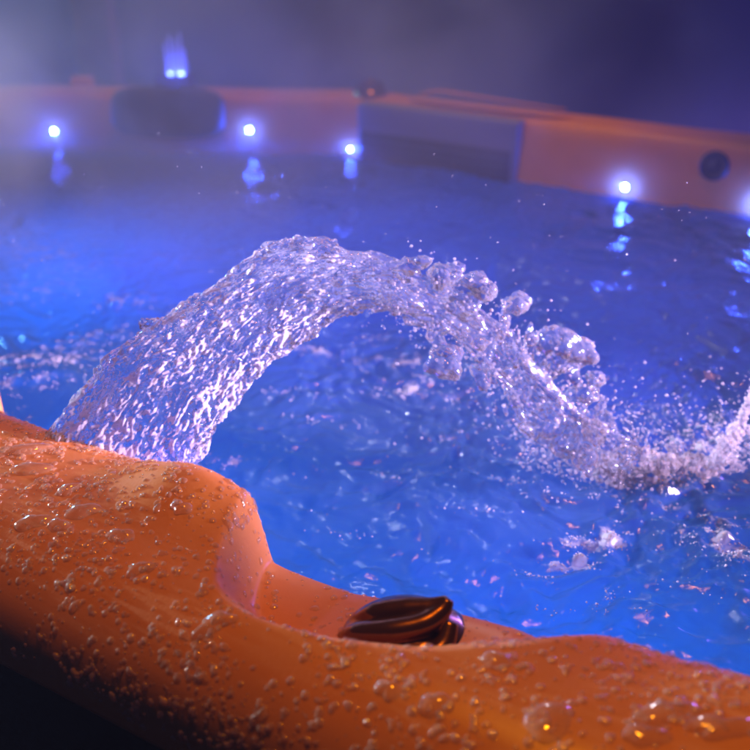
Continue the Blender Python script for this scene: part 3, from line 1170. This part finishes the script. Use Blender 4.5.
# fine spray thrown off the jet and the splash
def spray():
    rg = np.random.default_rng(21)
    P, R = [], []
    n = len(JP)
    t = 0.5 + 0.5 * rg.random(2400) ** 0.7
    j = (t * (n - 1)).astype(int)
    sp_ = np.interp(t, [0.5, 0.7, 1], [0.7, 1.1, 1.3])
    p = JP[j] + JB[j] * (JW[j] * rg.normal(0, 1, 2400) * sp_)[:, None] + JN[j] * (JW[j] * rg.normal(0, 0.8, 2400))[:, None]
    P.append(p)
    R.append(0.0006 + 0.0016 * rg.random(2400) ** 3)
    m = 3600
    px_ = rg.uniform(520, 770, m)
    base = np.interp(px_, [520, 620, 680, 720, 750], [470, 488, 492, 478, 470])
    py_ = base - np.abs(rg.normal(0, 38, m))
    P.append(np.array([at_depth(a, b, 1.115 + e) for a, b, e in zip(px_, py_, rg.normal(0, 0.03, m))]))
    R.append(0.0005 + 0.0015 * rg.random(m) ** 3)
    m = 160                                       # stray drops high over the water
    P.append(np.array([at_depth(a, b, c) for a, b, c in zip(rg.uniform(0, 750, m), rg.uniform(130, 460, m), rg.uniform(0.95, 1.3, m))]))
    R.append(0.0004 + 0.0006 * rg.random(m) ** 2)
    P, R = np.vstack(P), np.concatenate(R)
    ok = P[:, 2] > WATER_Z - 0.01
    P, R = P[ok], R[ok]
    v, f = many(ICO1, np.eye(3)[None] * R[:, None, None], P)
    return mesh_obj("water_spray", v, f, M_SPRAY)


tag(spray(), "fine drops of spray around the jet and its splash", "spray", kind="stuff")

# froth bubbles riding on the foam patches
def froth():
    rg = np.random.default_rng(31)
    pr = foam[used] ** 1.5
    co = np.stack([wx, wy, z_], 1)[used]
    nz = fbm(pw[used] * 60, 2)
    pr = pr * np.clip(nz * 2.5 + 0.5, 0, 1)
    k = rg.choice(len(co), 11000, p=pr / pr.sum())
    P = co[k] + rg.normal(0, 0.0015, (11000, 3)) * np.array([1, 1, 0.3])
    R = 0.0003 + 0.0010 * rg.random(11000) ** 3
    v, f = many(ICO1, np.eye(3)[None] * R[:, None, None], P)
    return mesh_obj("froth", v, f, M_FROTH)


tag(froth(), "white froth bubbles floating in patches on the blue water", "froth", kind="stuff")

# ------------------------------------------------------------------ water beads on the near rim
RV = RIM_V
du = np.gradient(RV, axis=0)
dv = np.gradient(RV, axis=1)
RN = np.cross(du, dv)
RN /= np.linalg.norm(RN, axis=2)[..., None] + 1e-12
if RN[NP_ // 2, 30, 2] < 0 and False:
    RN = -RN
top_ok = (RV[..., 2] > -0.085) & (np.broadcast_to(PR[None, :, 0], S.shape) > -0.012) & (S > -0.98) & (S < 0.06) & (Nn < 0.75)
ti, tj = np.where(top_ok)
sgn = np.sign((RN[ti, tj, 2]).mean())
RN = RN * sgn
AREA = np.linalg.norm(np.cross(du, dv), axis=2)[ti, tj]


def cap(sub_u=14, rings=5, seed=0, irr=0.18):
    """a flattened water bead with an uneven outline, unit radius, sitting on z = 0"""
    a = np.linspace(0, 2 * math.pi, sub_u, endpoint=False)
    ph = RNG.uniform(0, 6.28, 3)
    out = 1 + irr * np.cos(2 * a + ph[0]) + irr * 0.6 * np.cos(3 * a + ph[1]) + irr * 0.4 * np.cos(5 * a + ph[2])
    r = np.sin(np.linspace(0, math.pi / 2, rings + 1))[1:]
    V = [(0, 0, 1.0)]
    for q in r:
        h = max(0.0, 1 - q ** 2.6) ** 0.6
        for k in range(sub_u):
            V.append((q * out[k] * math.cos(a[k]), q * out[k] * math.sin(a[k]), h if q < 0.999 else -0.15))
    F = []
    for k in range(sub_u):
        F.append((0, 1 + k, 1 + (k + 1) % sub_u))
    for i in range(rings - 1):
        for k in range(sub_u):
            b0, b1 = 1 + i * sub_u, 1 + (i + 1) * sub_u
            F.append((b0 + k, b1 + k, b1 + (k + 1) % sub_u))
            F.append((b0 + k, b1 + (k + 1) % sub_u, b0 + (k + 1) % sub_u))
    return np.array(V), np.array(F)


def bead_frames(count, rng, bias=None):
    p = AREA.copy()
    if bias is not None:
        p = p * bias
    k = rng.choice(len(ti), count, p=p / p.sum(), replace=False)
    P = RV[ti[k], tj[k]] + (du[ti[k], tj[k]] * rng.uniform(-.5, .5, count)[:, None] + dv[ti[k], tj[k]] * rng.uniform(-.5, .5, count)[:, None])
    N = RN[ti[k], tj[k]]
    return P, N


def frames(N, ang):
    ref = np.where(np.abs(N[:, 2:3]) < 0.9, np.array([[0, 0, 1.0]]), np.array([[1.0, 0, 0]]))
    A = np.cross(ref, N)
    A /= np.linalg.norm(A, axis=1)[:, None]
    B = np.cross(N, A)
    c, s = np.cos(ang)[:, None], np.sin(ang)[:, None]
    return A * c + B * s, -A * s + B * c


rg = np.random.default_rng(41)
sS, sN = S[ti, tj], Nn[ti, tj]
in_scoop = DZ[ti, tj] < -0.006
patch = np.clip(0.65 + 1.1 * fbm(np.stack([sS * 18, sN * 18, 0 * sS], 1), 2), 0.12, 2)
dens = patch * np.where(in_scoop, 0.25, 1.0) * np.interp(sN, [0.36, 0.40, 0.46], [0.45, 0.9, 1.0])

# the many small beads: one piece of stuff
cnt = 6000
P, N = bead_frames(cnt, rg, dens)
R = 0.0009 + 0.0027 * rg.random(cnt) ** 2.2
A, B = frames(N, rg.uniform(0, 6.28, cnt))
Hh = R * rg.uniform(0.38, 0.6, cnt)
M3 = np.stack([A * (R * rg.uniform(0.9, 1.25, cnt))[:, None], B * R[:, None], N * Hh[:, None]], -1)
V_, F_, o_ = [], [], 0
for k in range(5):
    v, f = many(cap(16, 5, irr=0.03 + 0.035 * k), M3[k::5], P[k::5])
    V_.append(v)
    F_.append(f + o_)
    o_ += len(v)
v, f = np.vstack(V_), np.vstack(F_)
tag(mesh_obj("water_beading", v, f, M_BEAD), "dense tiny water beads covering the wet orange rim", "water beads", kind="stuff")

# the largest beads are drops of their own
protos = []
for k in range(10):
    v, f = cap(28, 9, irr=0.10 + 0.02 * k)
    me = bpy.data.meshes.new("water_drop")
    me.from_pydata([tuple(q) for q in v], [], [tuple(int(i) for i in q) for q in f])
    me.polygons.foreach_set("use_smooth", [True] * len(me.polygons))
    me.materials.append(M_DROP)
    protos.append(me)


def drop(p, n, a, rx, ry, h, label, group, k):
    o = bpy.data.objects.new("water_drop", protos[k % len(protos)])
    COL.objects.link(o)
    A, B = frames(np.array([n]), np.array([a]))
    m = Matrix.Identity(4)
    for i in range(3):
        m[i][0], m[i][1], m[i][2], m[i][3] = A[0][i] * rx, B[0][i] * ry, n[i] * h, p[i]
    o.matrix_world = m
    tag(o, label, "water drop", group)
    return o


cnt = 285
P, N = bead_frames(cnt, rg, dens * np.where(in_scoop, 0.0, 1.0))
for k in range(cnt):
    r = 0.0020 + 0.0024 * rg.random() ** 2
    drop(P[k], N[k], rg.uniform(0, 6.28), r * rg.uniform(0.9, 1.5), r, r * rg.uniform(0.55, 0.8),
         "small round clear water drop standing on the wet orange rim", "water drops on the orange rim", k)

# the widest puddled drops, placed where they lie on the rim
RIMPIX = np.array([((375 + FPX * p[0] / (p[1] * math.cos(PITCH) - (p[2] - CAM_H) * math.sin(PITCH))),
                    375 - FPX * (p[1] * math.sin(PITCH) + (p[2] - CAM_H) * math.cos(PITCH)) / (p[1] * math.cos(PITCH) - (p[2] - CAM_H) * math.sin(PITCH)))
                   for p in RV[ti, tj]])
BIG = [
    (25, 450, 24, 7, "long flat puddle of water on the rim below the red bulge"),
    (32, 470, 22, 7, "second long puddle of water on the rim, just under the longest one"),
    (82, 511, 17, 8, "fat rounded water drop at the left of the rim, with a pale top edge"),
    (33, 521, 17, 7, "wide low water drop near the left edge of the rim"),
    (58, 524, 12, 6, "small domed drop between two wider drops at the left of the rim"),
    (120, 538, 14, 7, "wide water drop halfway between the left edge and the scoop"),
    (182, 509, 11, 6, "single rounded drop on the shoulder of the rim"),
    (70, 490, 13, 5, "thin flat drop behind the fat rounded drop on the left"),
    (140, 570, 12, 6, "drop on the front bend of the rim below the shoulder"),
    (215, 622, 20, 8, "long pale drop in front of the scoop's left end"),
    (548, 722, 24, 16, "large blurred dome of water at the bottom of the rim"),
    (495, 662, 15, 8, "rounded drop below the right end of the scoop"),
    (435, 703, 16, 9, "rounded drop low on the rim below the dark knob"),
    (665, 712, 30, 11, "wide blurred puddle of water near the bottom right corner"),
    (645, 738, 24, 9, "flat drop at the bottom edge near the right corner"),
    (388, 690, 13, 8, "small dome of water low on the rim left of the larger domes"),
    (720, 728, 34, 10, "widest blurred puddle in the bottom right corner of the rim"),
]
for k, (a, b, rx, ry, lab) in enumerate(BIG):
    q = np.argmin((RIMPIX[:, 0] - a) ** 2 + (RIMPIX[:, 1] - b) ** 2)
    p, n = RV[ti[q], tj[q]], RN[ti[q], tj[q]]
    dep = p[1] * math.cos(PITCH) - (p[2] - CAM_H) * math.sin(PITCH)
    u = dep / FPX
    drop(p, n, 1.69, rx * u, ry * 1.5 * u, 0.0048, lab, "large puddled drops on the rim", k)

# ------------------------------------------------------------------ ground, steam, haze
gv = [(-30, -30, GROUND_Z), (30, -30, GROUND_Z), (30, 40, GROUND_Z), (-30, 40, GROUND_Z)]
tag(mesh_obj("ground", gv, [[0, 1, 2, 3]], M_GROUND, None, False), kind="structure")


# dim post in the dark beyond the tub
post = bpy.data.objects.new("wooden_post", None)
COL.objects.link(post)
px3 = at_depth(96, 30, 3.5)
post.location = (px3[0], px3[1], GROUND_Z)
tag(post, "dim wooden post standing in the dark behind the far left rim", "post")
M_WOOD = principled("old_wood", (0.55, 0.30, 0.22), 0.7, bump=(30, 0.4, 0.004), vary=0.3)
bm_obj("shaft", bevel(box_v(-0.065, 0.065, -0.065, 0.065, 0.05, 2.4), 0.01, 2), M_WOOD, post)
bm_obj("footing", bevel(box_v(-0.10, 0.10, -0.10, 0.10, 0.0, 0.052), 0.01, 2), M_GROUND, post)


def volume_box(name, lo, hi, build):
    bm = box_v(lo[0], hi[0], lo[1], hi[1], lo[2], hi[2])
    m, nt, out = new_mat(name)
    pv = nt.nodes.new("ShaderNodeVolumePrincipled")
    build(nt, pv)
    nt.links.new(pv.outputs[0], out.inputs["Volume"])
    return bm_obj(name, bm, m, None, False)


def steam_nodes(nt, pv):
    pv.inputs["Color"].default_value = (0.88, 0.95, 1.0, 1)
    pv.inputs["Anisotropy"].default_value = 0.1
    tc = nt.nodes.new("ShaderNodeTexCoord")
    n = nt.nodes.new("ShaderNodeTexNoise")
    n.inputs["Scale"].default_value = 3.0
    n.inputs["Detail"].default_value = 3
    n.inputs["Distortion"].default_value = 0.8
    nt.links.new(tc.outputs["Object"], n.inputs["Vector"])
    mr = nt.nodes.new("ShaderNodeMapRange")
    mr.inputs["From Min"].default_value = 0.38
    mr.inputs["From Max"].default_value = 0.70
    mr.inputs["To Min"].default_value = 0.04
    mr.inputs["To Max"].default_value = 2.7
    nt.links.new(n.outputs["Fac"], mr.inputs["Value"])
    # thicker to the left and close to the water, thinning towards every face of the cloud
    g = nt.nodes.new("ShaderNodeTexGradient")
    g.gradient_type = 'SPHERICAL'
    mp = nt.nodes.new("ShaderNodeMapping")
    mp.vector_type = 'TEXTURE'
    mp.inputs["Location"].default_value = (-0.75, 2.20, 0.0)
    mp.inputs["Scale"].default_value = (1.75, 1.05, 0.80)
    nt.links.new(tc.outputs["Object"], mp.inputs["Vector"])
    nt.links.new(mp.outputs[0], g.inputs["Vector"])
    mu = nt.nodes.new("ShaderNodeMath")
    mu.operation = 'MULTIPLY'
    nt.links.new(mr.outputs[0], mu.inputs[0])
    nt.links.new(g.outputs["Fac"], mu.inputs[1])
    nt.links.new(mu.outputs[0], pv.inputs["Density"])


tag(volume_box("steam", (-1.75, 1.38, -0.12), (1.0, 3.25, 0.8), steam_nodes), "pale steam drifting over the far left of the tub", "steam", kind="stuff")


def bank_nodes(nt, pv):
    pv.inputs["Color"].default_value = (0.88, 0.95, 1.0, 1)
    tc = nt.nodes.new("ShaderNodeTexCoord")
    g = nt.nodes.new("ShaderNodeTexGradient")
    g.gradient_type = 'QUADRATIC_SPHERE'
    mp = nt.nodes.new("ShaderNodeMapping")
    mp.vector_type = 'TEXTURE'
    mp.inputs["Location"].default_value = (-0.68, 2.22, -0.145)
    mp.inputs["Scale"].default_value = (1.10, 0.70, 0.085)
    nt.links.new(tc.outputs["Object"], mp.inputs["Vector"])
    nt.links.new(mp.outputs[0], g.inputs["Vector"])
    mu = nt.nodes.new("ShaderNodeMath")
    mu.operation = 'MULTIPLY'
    mu.inputs[1].default_value = 22
    nt.links.new(g.outputs["Fac"], mu.inputs[0])
    nt.links.new(mu.outputs[0], pv.inputs["Density"])


tag(volume_box("steam", (-1.6, 1.6, -0.125), (0.26, 2.8, -0.066), bank_nodes), "low bank of vapour lying on the water under the headrest", "steam", kind="stuff")


def haze_nodes(nt, pv):
    pv.inputs["Color"].default_value = (0.55, 0.6, 1.0, 1)
    pv.inputs["Density"].default_value = 0.022
    pv.inputs["Anisotropy"].default_value = 0.2


tag(volume_box("haze", (-31, -31, GROUND_Z - 1), (31, 41, 3.4), haze_nodes), "thin night mist around the tub", "haze", kind="stuff")
